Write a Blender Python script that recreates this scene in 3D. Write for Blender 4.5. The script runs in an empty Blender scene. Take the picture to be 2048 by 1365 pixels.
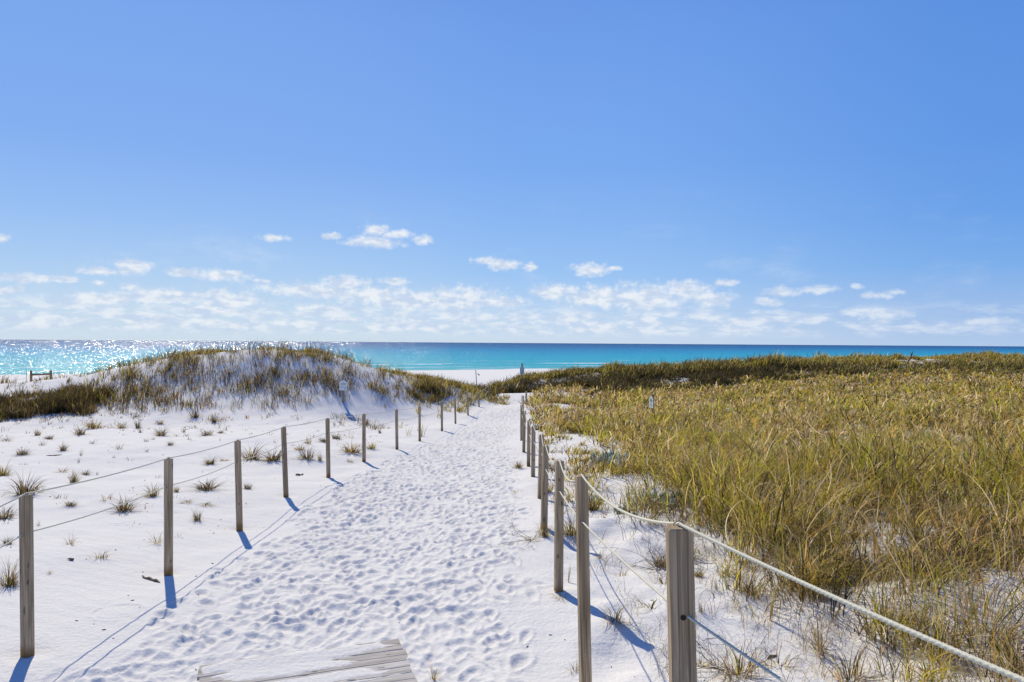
import bpy, math, random
import numpy as np
from mathutils import Matrix, Vector

rnd = random.Random(11)
rng = np.random.default_rng(7)
scene = bpy.context.scene
COL = scene.collection
F = 1365.0                       # focal length in pixels of the 2048 wide photograph
CZ = 6.0                         # camera height above the sea
PITCH, ROLL = math.radians(0.15), math.radians(0.39)

# ------------------------------------------------------------------ camera
cam = bpy.data.cameras.new('camera')
cam.sensor_width = 36.0
cam.lens = F / 2048.0 * 36.0
cam.clip_start = 0.05
cam.clip_end = 60000
camo = bpy.data.objects.new('camera', cam)
COL.objects.link(camo)
CM = Matrix.Rotation(math.pi / 2 + PITCH, 4, 'X') @ Matrix.Rotation(ROLL, 4, 'Z')
camo.matrix_world = Matrix.Translation((0, 0, CZ)) @ CM
scene.camera = camo
M3 = CM.to_3x3()

def ray(px, py):
    return M3 @ Vector(((px - 1024) / F, -(py - 682.5) / F, -1.0))

def P(px, py, Y):
    d = ray(px, py)
    return Vector((d.x / d.y * Y, Y, CZ + d.z / d.y * Y))

# ------------------------------------------------------------------ light and sky
SUN_AZ, SUN_EL = math.radians(-28.3), math.radians(43.0)
SKY_STRENGTH = 0.11
scene.view_settings.view_transform = 'Standard'
scene.view_settings.look = 'None'
scene.view_settings.exposure = 0.0
scene.view_settings.gamma = 1.0
sun = bpy.data.lights.new('sun', 'SUN')
sun.energy = 4.6
sun.angle = math.radians(0.5)
sun.color = (1.0, 0.905, 0.70)
suno = bpy.data.objects.new('sun', sun)
COL.objects.link(suno)
sdir = Vector((math.sin(SUN_AZ) * math.cos(SUN_EL), math.cos(SUN_AZ) * math.cos(SUN_EL), math.sin(SUN_EL)))
suno.rotation_euler = sdir.to_track_quat('Z', 'Y').to_euler()
suno.location = (0, 0, 40)

CLOUDS = [  # px, py, half width, half height of each little cumulus
 (265,533,40,14),(195,541,34,8),(370,545,36,9),(440,550,60,10),(520,561,16,5),(50,558,58,9),(130,560,30,7),
 (200,567,14,6),(545,477,26,7),(668,472,20,6),(752,462,26,10),(795,470,34,8),(845,480,18,8),(748,484,54,10),(975,522,26,8),
 (1008,530,34,9),(1060,534,14,8),(1180,540,36,12),(1225,538,18,5),(5,477,14,8),(200,600,100,13),(330,594,100,15),
 (450,600,80,19),(262,575,26,8),(640,583,120,14),(690,568,46,15),(790,562,30,7),(745,592,90,18),(835,603,110,20),
 (925,600,74,24),(1000,605,50,11),(1105,583,42,14),(1200,595,84,20),(1290,595,84,25),(1372,580,52,16),(1424,600,46,16),
 (1450,565,20,7),(650,618,66,8),(400,620,84,8),(1560,583,32,11),(1636,580,36,8),(1715,575,15,5),(1752,592,30,7),
 (1790,584,16,5),(1765,628,50,14),(1716,625,30,8),(1540,603,25,8),(1980,645,50,9),(1890,650,16,7),(10,580,36,9)]

world = bpy.data.worlds.new('World')
scene.world = world
world.use_nodes = True
wt = world.node_tree
wt.nodes.clear()

class NT:
    def __init__(s, t): s.t = t
    def n(s, ty, **k):
        o = s.t.nodes.new(ty)
        for a, v in k.items(): setattr(o, a, v)
        return o
    def put(s, sock, v):
        if isinstance(v, bpy.types.NodeSocket): s.t.links.new(v, sock)
        else: sock.default_value = v
    def m(s, op, a, b=0.0, c=0.0, clamp=False):
        o = s.n('ShaderNodeMath', operation=op, use_clamp=clamp)
        s.put(o.inputs[0], a); s.put(o.inputs[1], b); s.put(o.inputs[2], c)
        return o.outputs[0]
    def v(s, op, a, b=(0, 0, 0), out='Vector'):
        o = s.n('ShaderNodeVectorMath', operation=op)
        s.put(o.inputs[0], a); s.put(o.inputs[1], b)
        return o.outputs[out]
    def mix(s, f, a, b, blend='MIX'):
        o = s.n('ShaderNodeMix', data_type='RGBA', blend_type=blend)
        s.put(o.inputs[0], f); s.put(o.inputs[6], a); s.put(o.inputs[7], b)
        return o.outputs[2]
    def noise(s, vec, scale, detail=3, rough=.55, out='Fac', dist=0.0):
        o = s.n('ShaderNodeTexNoise')
        s.put(o.inputs['Vector'], vec)
        o.inputs['Scale'].default_value = scale
        o.inputs['Detail'].default_value = detail
        o.inputs['Roughness'].default_value = rough
        o.inputs['Distortion'].default_value = dist
        return o.outputs[out]
    def sep(s, vec):
        o = s.n('ShaderNodeSeparateXYZ'); s.put(o.inputs[0], vec); return o.outputs
    def comb(s, x, y, z=0.0):
        o = s.n('ShaderNodeCombineXYZ')
        s.put(o.inputs[0], x); s.put(o.inputs[1], y); s.put(o.inputs[2], z)
        return o.outputs[0]
    def ss(s, v, a, b):
        o = s.n('ShaderNodeMapRange', interpolation_type='SMOOTHSTEP')
        s.put(o.inputs[0], v); o.inputs[1].default_value = a; o.inputs[2].default_value = b
        return o.outputs[0]
    def ramp(s, v, stops):
        o = s.n('ShaderNodeValToRGB'); s.put(o.inputs[0], v)
        cr = o.color_ramp
        while len(cr.elements) < len(stops): cr.elements.new(0.5)
        for e, (p, c) in zip(cr.elements, stops):
            e.position = p; e.color = (*c, 1) if len(c) == 3 else c
        return o.outputs[0]

w = NT(wt)
wout = w.n('ShaderNodeOutputWorld')
bg = w.n('ShaderNodeBackground')
bg.inputs[1].default_value = SKY_STRENGTH
sky = w.n('ShaderNodeTexSky', sky_type='NISHITA')
sky.sun_disc = False
sky.sun_elevation = SUN_EL
sky.sun_rotation = SUN_AZ
sky.altitude = 0
sky.air_density = 1.0
sky.dust_density = 0.35
sky.ozone_density = 2.5
tc = w.n('ShaderNodeTexCoord').outputs['Generated']
sx, sy, sz = w.sep(w.v('NORMALIZE', tc))
az = w.m('ARCTAN2', sx, sy)
el = w.m('ARCSINE', sz)
p0 = w.comb(az, el)
warp = w.noise(p0, 30, 4, .55, 'Color')
p1 = w.v('ADD', p0, w.v('MULTIPLY', w.v('SUBTRACT', warp, (.5, .5, .5)), (.016, .009, 0)))
fld = None
for (px, py, a, b) in CLOUDS:
    d = ray(px, py).normalized()
    A = math.atan2(d.x, d.y); E = math.asin(d.z); c2 = math.cos(A)
    q = w.v('MULTIPLY', w.v('SUBTRACT', p1, (A, E, 0)), (F / (a * c2 * c2 * 1.25), F / (b * c2 * 1.3), 0))
    l = w.v('LENGTH', q, out='Value')
    fld = l if fld is None else w.m('MINIMUM', fld, l)
det = w.noise(p0, 84, 6, .60)
det2 = w.noise(w.v('MULTIPLY', p0, (1, 2.2, 0)), 42, 5, .55)
dens = w.m('ADD', w.m('SUBTRACT', 1.12, fld), w.m('MULTIPLY', w.m('SUBTRACT', det, .5), 1.9))
cl = w.ss(dens, -0.05, .85)
# low textured deck of small cumulus towards the horizon, thinning out to the right
bandv = w.m('MULTIPLY', w.ss(el, 0.006, 0.02), w.m('SUBTRACT', 1.0, w.ss(el, 0.035, 0.062)))
bandn = w.noise(w.v('MULTIPLY', p1, (1, 4.2, 0)), 17, 6, .58)
side = w.m('SUBTRACT', 1.0, w.ss(az, 0.15, 0.75))
band = w.m('MULTIPLY', bandv, w.ss(w.m('ADD', bandn, w.m('MULTIPLY', side, .10)), .47, .64))
band = w.m('MULTIPLY', band, w.m('ADD', .40, w.m('MULTIPLY', side, .42)))
cl = w.m('MULTIPLY', cl, w.m('ADD', .52, w.m('MULTIPLY', side, .44)))
cl = w.m('MAXIMUM', cl, band)
wisp = w.m('MULTIPLY', w.ss(w.noise(w.v('MULTIPLY', p1, (1, 2.4, 0)), 6, 6, .6), .50, .78), w.m('SUBTRACT', 1.0, w.ss(el, .1, .24)))
cl = w.m('MAXIMUM', cl, w.m('MULTIPLY', wisp, .26))
ccol = w.mix(w.ss(det2, .38, .62), (5.2, 6.2, 7.8, 1), (7.6, 8.0, 8.5, 1))
def lin(c): return tuple(((v/255+.055)/1.055)**2.4 if v > 10 else v/3294 for v in c)
def skyramp(stops):
    # elevation in radians 0 .. 1.2
    return w.ramp(w.m('DIVIDE', el, 1.2, clamp=True), [(e/1.2, lin(c)) for e, c in stops])
rl = skyramp([(0.0,(200,219,236)),(.035,(192,216,239)),(.10,(166,201,241)),(.16,(147,188,242)),(.25,(128,173,240)),(.42,(116,163,236)),(.75,(74,120,205)),(1.2,(52,92,178))])
rc_ = skyramp([(0.0,(200,219,239)),(.035,(186,212,241)),(.10,(152,194,243)),(.16,(138,183,242)),(.25,(121,170,240)),(.42,(110,158,235)),(.75,(70,116,202)),(1.2,(52,92,178))])
rt = skyramp([(0.0,(172,200,236)),(.035,(158,190,235)),(.10,(120,172,235)),(.16,(104,160,233)),(.25,(96,152,230)),(.42,(89,144,225)),(.75,(60,104,190)),(1.2,(52,92,178))])
aw = w.m('COSINE', w.m('SUBTRACT', az, SUN_AZ))
skyc = w.mix(w.m('SUBTRACT', 1.0, w.ss(aw, .40, .86)), rc_, rt)
skyc = w.mix(w.ss(aw, .86, 1.0), skyc, rl)
skyc = w.mix(1.0, skyc, (1/SKY_STRENGTH,)*3+(1,), 'MULTIPLY')
skyc = w.mix(.06, skyc, sky.outputs[0])
w.put(bg.inputs[0], w.mix(cl, skyc, ccol))
wt.links.new(bg.outputs[0], wout.inputs[0])
world.cycles.sampling_method = 'MANUAL'
world.cycles.sample_map_resolution = 512

# ------------------------------------------------------------------ helpers
def tag(o, label=None, cat=None, group=None, kind=None):
    if label: o['label'] = label
    if cat: o['category'] = cat
    if group: o['group'] = group
    if kind: o['kind'] = kind
    return o

def mesh_np(name, V, Q, mats=(), col=None, smooth=False, parent=None, T=None):
    """link one mesh object from numpy vertices and quads (and triangles T)"""
    me = bpy.data.meshes.new(name)
    V = np.asarray(V, np.float32).reshape(-1, 3)
    Q = np.asarray(Q, np.int32).reshape(-1, 4)
    me.vertices.add(len(V)); me.vertices.foreach_set('co', V.ravel())
    nT = 0 if T is None else len(T)
    loops = Q.ravel()
    starts = np.arange(len(Q), dtype=np.int32) * 4
    if nT:
        T = np.asarray(T, np.int32)
        loops = np.concatenate([loops, T.ravel()])
        starts = np.concatenate([starts, len(Q) * 4 + np.arange(nT, dtype=np.int32) * 3])
    me.loops.add(len(loops)); me.loops.foreach_set('vertex_index', loops.astype(np.int32))
    me.polygons.add(len(starts)); me.polygons.foreach_set('loop_start', starts.astype(np.int32))
    me.polygons.foreach_set('use_smooth', np.full(len(starts), bool(smooth)))
    me.update(calc_edges=True)
    if col is not None:
        at = me.color_attributes.new('Col', 'FLOAT_COLOR', 'POINT')
        c4 = np.ones((len(V), 4), np.float32); c4[:, :3] = col
        at.data.foreach_set('color', c4.ravel())
    for m in mats: me.materials.append(m)
    o = bpy.data.objects.new(name, me)
    COL.objects.link(o)
    if parent: o.parent = parent
    return o

def empty(name, loc, rz=0.0):
    o = bpy.data.objects.new(name, None)
    o.empty_display_size = 0.1
    o.location = loc; o.rotation_euler = (0, 0, rz)
    COL.objects.link(o)
    return o

class MB:
    """collects boxes and tubes into one mesh"""
    def __init__(s): s.V = []; s.Q = []; s.n = 0
    def add(s, V, Q):
        s.V.append(np.asarray(V, float)); s.Q.append(np.asarray(Q, int) + s.n); s.n += len(V)
    def box(s, c, size, M=None, ch=0.0):
        x, y, z = [k / 2 for k in size]
        if ch <= 0:
            v = [(-x,-y,-z),(x,-y,-z),(x,y,-z),(-x,y,-z),(-x,-y,z),(x,-y,z),(x,y,z),(-x,y,z)]
            q = [(3,2,1,0),(4,5,6,7),(0,1,5,4),(1,2,6,5),(2,3,7,6),(3,0,4,7)]
            v = np.array(v, float)
        else:      # chamfered upright edges and top and bottom rim
            def ringv(hx, hy, c_, zz):
                return [(-hx+c_,-hy,zz),(hx-c_,-hy,zz),(hx,-hy+c_,zz),(hx,hy-c_,zz),(hx-c_,hy,zz),(-hx+c_,hy,zz),(-hx,hy-c_,zz),(-hx,-hy+c_,zz)]
            v = np.array(ringv(x-ch, y-ch, ch*.6, -z) + ringv(x, y, ch, -z+ch) + ringv(x, y, ch, z-ch) + ringv(x-ch, y-ch, ch*.6, z), float)
            q = []
            for r in range(3):
                for i in range(8):
                    j = (i+1) % 8
                    q.append((r*8+i, r*8+j, (r+1)*8+j, (r+1)*8+i))
            for b, o_ in ((0, 1), (24, 0)):
                f = [(b+0,b+1,b+2,b+3),(b+0,b+3,b+4,b+7),(b+4,b+5,b+6,b+7)]
                q += [t[::-1] for t in f] if o_ else f
        if M is not None: v = np.array([tuple(M @ Vector(t)) for t in v])
        s.add(v + np.array(c), q)
    def tube(s, pts, rad, k=8, cap=True):
        pts = [Vector(p) for p in pts]
        n = len(pts)
        rad = [rad] * n if not hasattr(rad, '__len__') else rad
        V = []
        up = Vector((0, 0, 1))
        for i, p in enumerate(pts):
            t = (pts[min(i+1, n-1)] - pts[max(i-1, 0)]).normalized()
            a = t.cross(up if abs(t.z) < .95 else Vector((1, 0, 0))).normalized(); b = t.cross(a)
            for j in range(k):
                an = 2*math.pi*j/k
                V.append(tuple(p + (a*math.cos(an) + b*math.sin(an)) * rad[i]))
        Q = [(i*k+j, i*k+(j+1) % k, (i+1)*k+(j+1) % k, (i+1)*k+j) for i in range(n-1) for j in range(k)]
        s.add(V, Q)
    def build(s, name, mat, parent=None, smooth=False):
        return mesh_np(name, np.concatenate(s.V), np.concatenate(s.Q), (mat,), smooth=smooth, parent=parent)

def hash2(i, j, seed):
    h = (i.astype(np.int64) * 374761393 + j.astype(np.int64) * 668265263 + seed * 69069) & 0x7fffffff
    h = (h ^ (h >> 13)) * 1274126177 & 0x7fffffff
    h = h ^ (h >> 16)
    return (h & 0xffff) / 65535.0

def vnoise(x, y, seed=0):
    xi = np.floor(x); yi = np.floor(y); fx = x - xi; fy = y - yi
    fx = fx*fx*(3-2*fx); fy = fy*fy*(3-2*fy)
    a = hash2(xi, yi, seed); b = hash2(xi+1, yi, seed); c = hash2(xi, yi+1, seed); d = hash2(xi+1, yi+1, seed)
    return (a*(1-fx)+b*fx)*(1-fy) + (c*(1-fx)+d*fx)*fy - .5

def fbm(x, y, seed=0, oct=4, gain=.5):
    s = 0; a = 1.0
    for k in range(oct):
        s = s + a * vnoise(x, y, seed+k*17); x = x*2.03+5.1; y = y*2.03-3.7; a *= gain
    return s

def sstep(a, b, v):
    t = np.clip((v-a)/(b-a), 0, 1); return t*t*(3-2*t)

# ------------------------------------------------------------------ terrain
LP = [((55,1305),(52,990),4.7),((337,1143),(337,918),6.7),((479,1052),(475,882),8.8),((572,992),(567,855),10.9),
      ((657,953),(655,838),13.0),((728,922),(728,829),15.2),((794,897),(793,820),17.4),((839.5,880),(839,814),19.6),
      ((884,861),(883.5,803.5),21.9),((911,846.5),(910,797),24.2),((936,830),(935.5,791),26.7),((958,816),(957.5,785),29.2),
      ((977.5,804),(977,771),31.8),((969,792),(969,769),34.5)]
RP = [((1368,1470),(1358,1053),2.15),((1172,1425),(1163,952),4.0),((1117,1183),(1119,922),6.0),((1088,1060),(1091,892),8.0),
      ((1080,999),(1083,870),10.0),((1066,957),(1067,853),12.0),((1057,929),(1058,842.5),14.1),((1047.5,905),(1049,822.5),16.3),
      ((1043,884),(1043.5,810),18.6),((1045,856),(1045.5,792),22.0),((1052,809),(1052.5,783),28.5)]
ctl = []
for b, t, Y in LP + RP:
    p = P(b[0], b[1], Y); ctl.append(tuple(p))
for px, py, Y in [
    # left sand flat and dune foot
    (300,850,22.5),(450,852,22.5),(600,852,22.5),(150,862,21.5),(20,868,21),(700,850,23.5),(780,845,25),
    # dune face
    (350,806,25.2),(500,808,25.2),(600,809,25.2),(686,806,25.7),(780,803,27),(860,806,29),(240,805,26),(120,812,26),(10,815,25.5),
    (350,768,27.2),(480,764,27.2),(600,763,27.2),(700,768,27.3),(800,784,28.2),(240,777,27.8),(120,785,29.5),(10,790,29.5),(900,795,30),
    # crest
    (300,727,30.0),(360,719,29.2),(430,713,29.0),(510,708,29.0),(580,710,29.0),(640,715,29.0),(700,727,29.2),(760,739,31.5),(820,751,31.5),
    (880,765,31.5),(930,778,31.6),(230,738,32),(450,722,32.5),(600,722,32.5),(170,752,34.5),(100,764,36),(0,773,37),(-150,778,38),
    # path end and beach gap
    (1010,786,36),(950,790,36.5),(1060,790,37),
    # right ridge foot, crest
    (1130,775,36),(1233,790,36),(1340,783,37),(1500,770,38),(1620,757,39.5),(1750,750,41),(1900,750,41),(2048,752,41),(2250,752,41),
    (1000,779,40),(1040,766,41),(1100,757,42),(1180,750,42.5),(1300,742,43),(1400,744,43),(1500,739,44),(1600,732,45),(1740,727,46),(1900,723,47),(2048,721,48),(2250,719,48),
    # meadow
    (1180,840,22),(1300,832,24),(1450,830,24)]:
    ctl.append(tuple(P(px, py, Y)))
for x, y, z in [
    (-1.6,5,-2.25),(-1.5,7,-2.34),(-1.4,9.5,-2.45),(-1.3,12,-2.53),(-1.2,16,-2.72),(-1,20,-2.86),(-.7,25,-2.9),(-.4,30,-2.78),
    (-1.2,2,-2.22),(-1.2,-1,-2.22),(-4,1,-2.1),(-4,-3,-2.1),(2,1,-2.1),(2,-3,-2.1),(8,-3,-1.9),(-12,-3,-2),(20,0,-1.8),(-20,0,-1.9),
    (-5,5,-2.1),(-5.5,8,-2.2),(-8,8,-2.15),(-8,12,-2.35),(-13,10,-2.2),(-13,16,-2.4),(-6,15,-2.5),(-6,19,-2.6),(-12,20,-2.62),(-20,18,-2.4),(-22,10,-2.1),(-26,25,-2.4),(-30,33,-2.2),(-35,15,-2),(-45,30,-2.2),
    (1.5,4.5,-2.15),(2.2,3,-2.05),(3.2,5,-1.98),(5,6,-1.85),(4.2,3.2,-1.9),(8,8,-1.75),(4,9,-2.05),(2.2,8,-2.15),(2,12,-2.3),(8,12,-1.95),(15,15,-1.85),(3.5,14,-2.3),(8,18,-2.2),(15,22,-2.05),(25,25,-1.8),(12,29,-2.4),(25,33,-1.95),(20,30,-2.1),(40,30,-1.7),(50,45,-1.3),(60,15,-1.6),(3,18,-2.5),(3.5,27,-2.7),(8,33,-2.6)]:
    ctl.append((x, y, CZ+z))
C_ = np.array(ctl)
def _U(r2): return r2*np.log(r2+1e-9)
def _fit(C):
    n = len(C); X = C[:, :2]/10
    r2 = ((X[:, None]-X[None])**2).sum(-1)
    K = _U(r2) + np.eye(n)*0.004
    A = np.zeros((n+3, n+3)); A[:n, :n] = K; A[:n, n] = 1; A[:n, n+1:] = X; A[n, :n] = 1; A[n+1:, :n] = X.T
    return X, np.linalg.solve(A, np.concatenate([C[:, 2], [0, 0, 0]]))
TX, TW = _fit(C_)
def shore_s(x, y): return (y-154-.45*x)/1.097       # metres seaward of the waterline
_tx = np.interp
def pathmask(x, y):
    lx = np.interp(y, [p[2] for p in LP], [P(*p[0], p[2]).x for p in LP])
    rx = np.interp(y, [p[2] for p in RP], [P(*p[0], p[2]).x for p in RP])
    m = sstep(.35, .95, x-lx-.25*fbm(y*.7, y*0, 5, 2)) * sstep(.0, .55, rx-x-.12)
    return m * (1-sstep(34, 37, y))
def base(x, y):
    x = np.asarray(x, float); y = np.asarray(y, float); sh = x.shape
    xf = x.ravel(); yf = y.ravel(); out = np.empty_like(xf)
    for i in range(0, len(xf), 60000):
        a = np.clip(xf[i:i+60000], -60, 60)/10; b = np.clip(yf[i:i+60000], -5, 54)/10
        r2 = (a[:, None]-TX[None, :, 0])**2 + (b[:, None]-TX[None, :, 1])**2
        out[i:i+60000] = _U(r2) @ TW[:-3] + TW[-3] + a*TW[-2] + b*TW[-1]
    z = out.reshape(sh)
    z = np.clip(z, CZ-3.3, CZ-.2)
    s = shore_s(x, y)
    beach = np.interp(s, [-110, -60, -20, 0, 30, 200], [2.55, 1.8, .75, 0.0, -1.2, -4])
    bl = sstep(0, 1, (y-np.interp(x, [-30, -3, 3, 40], [36.5, 36.5, 44.5, 50]))/7.0)
    z = z*(1-bl) + beach*bl
    far = np.clip((np.hypot(x, y)-2)/10, 0, 1)
    und = fbm(x*.45, y*.45, 31, 3)*.10*far + fbm(x*1.7, y*1.7, 77, 3)*.03*far
    pm = pathmask(x, y)
    return z + und*(1-.8*pm)*(1-bl*.7)

# deck rectangle (boardwalk end) from the photograph, on the plane z = DZ
DZ = CZ-2.25
def onplane(px, py, z):
    d = ray(px, py); t = (z-CZ)/d.z
    return Vector((d.x*t, d.y*t, z))
dcr = onplane(800, 1277, DZ); dax = Vector((math.sin(math.radians(19)), -math.cos(math.radians(19)), 0))
dpx = Vector((-dax.y, dax.x, 0))      # to the right of the deck axis seen from the camera side
if dpx.x < 0: dpx = -dpx
DW, DL = 1.38, 4.6

# footprint height map over the trampled path
GX0, GX1, GY0, GY1, GR = -5.5, 2.6, 1.4, 37.0, 0.0125
gw = int((GX1-GX0)/GR); gh = int((GY1-GY0)/GR)
HM = np.zeros((gh, gw), np.float32)
def stamp(cx, cy, ang, L, W, depth):
    R = L*1.6
    i0 = int((cx-R-GX0)/GR); i1 = int((cx+R-GX0)/GR)+1; j0 = int((cy-R-GY0)/GR); j1 = int((cy+R-GY0)/GR)+1
    i0 = max(i0, 0); j0 = max(j0, 0); i1 = min(i1, gw); j1 = min(j1, gh)
    if i1 <= i0 or j1 <= j0: return
    X, Y = np.meshgrid(GX0+GR*np.arange(i0, i1)-cx, GY0+GR*np.arange(j0, j1)-cy)
    u = X*math.cos(ang)+Y*math.sin(ang); v = -X*math.sin(ang)+Y*math.cos(ang)
    tw = 1+.25*u/L
    r = np.sqrt((u/L)**2+(v/(W*tw))**2)
    dimple = -depth*(1-sstep(.30, 1.02, r))*(1+.45*u/L)
    rim = depth*.35*np.exp(-((r-1.2)/.28)**2)
    blk = HM[j0:j1, i0:i1]
    wgt = np.clip(1-sstep(.6, 1.3, r), 0, 1)*.6     # a new step partly wipes the old ones
    HM[j0:j1, i0:i1] = blk*(1-wgt) + dimple + rim
N = 0
for _ in range(14000):
    y = 1.5 + 35*rnd.random()**1.15
    x = rnd.uniform(-5, 2.2)
    m = float(pathmask(np.array([x]), np.array([y]))[0])
    if y < 9: # right part of the path is less trodden near the camera
        m *= 1-.50*float(sstep(-.55, .25, np.array([x]))[0])*(1-(y-4)/6 if y > 4 else 1)
    if rnd.random() > m: continue
    dk = .95+.85*min(1, max(0, (y-7)/9))
    stamp(x, y, rnd.gauss(math.pi/2+.1, .55), rnd.uniform(.08, .14), rnd.uniform(.040, .066), rnd.uniform(.010, .034)*dk)
    N += 1
HM = (np.tanh(HM/.034)*.034).astype(np.float32)
yy = GY0+GR*np.arange(gh); xx = GX0+GR*np.arange(gw)
GXX, GYY = np.meshgrid(xx, yy)
pmg = pathmask(GXX, GYY).astype(np.float32)
HM += ((fbm(GXX*6, GYY*7, 3, 4)*.018 + np.abs(fbm(GXX*2.6, GYY*3.6, 9, 3))*.026)*pmg).astype(np.float32)
HM *= (1-.65*np.exp(-((GXX+.42)**2+(GYY-5.17)**2)/.035)).astype(np.float32)
rippl = np.sin((GYY*34+GXX*9+fbm(GXX*1.3, GYY*1.3, 4, 2)*9))*.0012*(1-pmg)
HM += (rippl*(1-sstep(14, 22, GYY))).astype(np.float32)
# the ring a bent grass stem has drawn in the sand left of the second post
rc = onplane(237, 1219, CZ-2.18)
rr = np.hypot(GXX-rc.x, (GYY-rc.y)*1.0)
HM += (-.006*np.exp(-((rr-.17)/.012)**2) + .004*np.exp(-((rr-.20)/.015)**2)).astype(np.float32)
# little mounds and scours at the post feet
for k, (b, t, Y) in enumerate(LP[:10]+RP[:8]):
    p = P(b[0], b[1], Y)
    HM += (-.025*np.exp(-(((GXX-p.x)**2+(GYY-p.y)**2)/.018))).astype(np.float32) if k < 10 else 0
def hm(x, y):
    u = (x-GX0)/GR; v = (y-GY0)/GR
    ok = (u > 1) & (u < gw-3) & (v > 1) & (v < gh-3)
    u = np.clip(u, 1, gw-3); v = np.clip(v, 1, gh-3)
    i = u.astype(int); j = v.astype(int); a = u-i; b = v-j
    h = (HM[j, i]*(1-a)+HM[j, i+1]*a)*(1-b) + (HM[j+1, i]*(1-a)+HM[j+1, i+1]*a)*b
    edge = np.minimum(np.minimum(x-GX0, GX1-x), np.minimum(y-GY0, GY1-y))
    return h*ok*sstep(0, .5, edge)
def ground(x, y):
    x = np.asarray(x, float); y = np.asarray(y, float)
    z = base(x, y) + hm(x, y)
    z = z + (fbm(x*1.3, y*1.3, 211, 3)*.17)*sstep(.05, .6, x-.2)*(1-sstep(8, 13, y))*sstep(1.0, 2.0, y)
    # sand lying over the deck boards
    u = (x-dcr.x)*dpx.x+(y-dcr.y)*dpx.y      # 0 at right edge, negative to the left
    v = (x-dcr.x)*dax.x+(y-dcr.y)*dax.y      # 0 at far end, grows towards the camera
    inside = sstep(.0, .02, -u)*sstep(.0, .05, v)*sstep(0, .02, u+DW)
    near = sstep(-.5, 0, -u)*sstep(-.6, -.05, v)*sstep(-.5, 0, u+DW)
    z = z*(1-near) + (DZ-.012+hm(x, y)*.55)*near
    bare = np.clip(1.1 - np.minimum(np.abs(u), (DW+u)*2.2)/(.22+.80*np.clip(v, 0, 1.6)), -.40, 1) + fbm(u*1.3, v*10.8, 12, 4)*1.9
    bare = bare - (1-sstep(0, .3, v))*.7 - .05 - .40*sstep(.35, .9, -u)
    cover = DZ + .0035 - .0085*sstep(-.3, .3, bare) + fbm(x*5, y*5, 8, 2)*.003
    cover = cover + .012*(1-sstep(.0, .2, v))*sstep(.1, .5, -u)
    return z*(1-inside) + cover*inside
def gz(x, y): return float(ground(np.array([x]), np.array([y]))[0])
def hit(px, py, y0=1.0):
    Ys = np.exp(np.linspace(math.log(y0), math.log(160), 900))
    d = ray(px, py)
    X = d.x/d.y*Ys; Z = CZ+d.z/d.y*Ys
    g = base(X, Ys)
    k = np.nonzero(Z <= g)[0]
    k = k[0] if len(k) else len(Ys)-1
    Y = Ys[k]
    return Vector((X[k], Y, gz(X[k], Y)))

def npmat(name):
    m = bpy.data.materials.new(name); m.use_nodes = True
    t = m.node_tree; t.nodes.clear()
    n = NT(t)
    out = n.n('ShaderNodeOutputMaterial'); bs = n.n('ShaderNodeBsdfPrincipled')
    t.links.new(bs.outputs[0], out.inputs[0])
    return m, n, bs, out
def pos(n): return n.n('ShaderNodeNewGeometry').outputs['Position']
def objc(n): return n.n('ShaderNodeTexCoord').outputs['Object']
def bump(n, bs, h, strength, dist):
    b = n.n('ShaderNodeBump'); b.inputs['Strength'].default_value = strength; b.inputs['Distance'].default_value = dist
    n.put(b.inputs['Height'], h); n.t.links.new(b.outputs[0], bs.inputs['Normal'])

m_sand, n, bs, _ = npmat('white_quartz_sand')
g = pos(n)
c = n.mix(n.noise(g, .8, 4, .6), (.655, .64, .607, 1), (.72, .705, .668, 1))
spk = n.ss(n.noise(g, 55, 2, .5), .70, .76)
c = n.mix(n.m('MULTIPLY', spk, .35), c, (.45, .42, .38, 1))
n.put(bs.inputs['Base Color'], c)
bs.inputs['Roughness'].default_value = .95
bs.inputs['Specular IOR Level'].default_value = .12
bump(n, bs, n.m('ADD', n.noise(g, 26, 5, .62), n.m('MULTIPLY', n.noise(g, 240, 2, .5), .12)), .55, .028)

def polar_ground():
    azs = np.concatenate([np.linspace(-115, -42, 70, endpoint=False), np.linspace(-42, 42, 1080, endpoint=False), np.linspace(42, 115, 71)])
    rs = np.concatenate([np.geomspace(.25, 3.2, 60, endpoint=False), np.geomspace(3.2, 44, 840, endpoint=False), np.geomspace(44, 420, 150)])
    A, R = np.meshgrid(np.radians(azs), rs)
    X = np.sin(A)*R; Y = np.cos(A)*R
    Z = ground(X, Y)
    V = np.stack([X, Y, Z], -1).reshape(-1, 3)
    nr, nc = A.shape
    i = np.arange(nr-1)[:, None]*nc + np.arange(nc-1)[None]
    Q = np.stack([i, i+nc, i+nc+1, i+1], -1).reshape(-1, 4)[:, ::-1]
    Q = Q[:, ::1]
    o = mesh_np('ground', V, Q, (m_sand,), smooth=True)
    tag(o, kind='structure')
polar_ground()
bk = MB(); bk.box((0, -60, CZ-2.75), (300, 118, .5)); tag(bk.build('terrain', m_sand), kind='structure')

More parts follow.
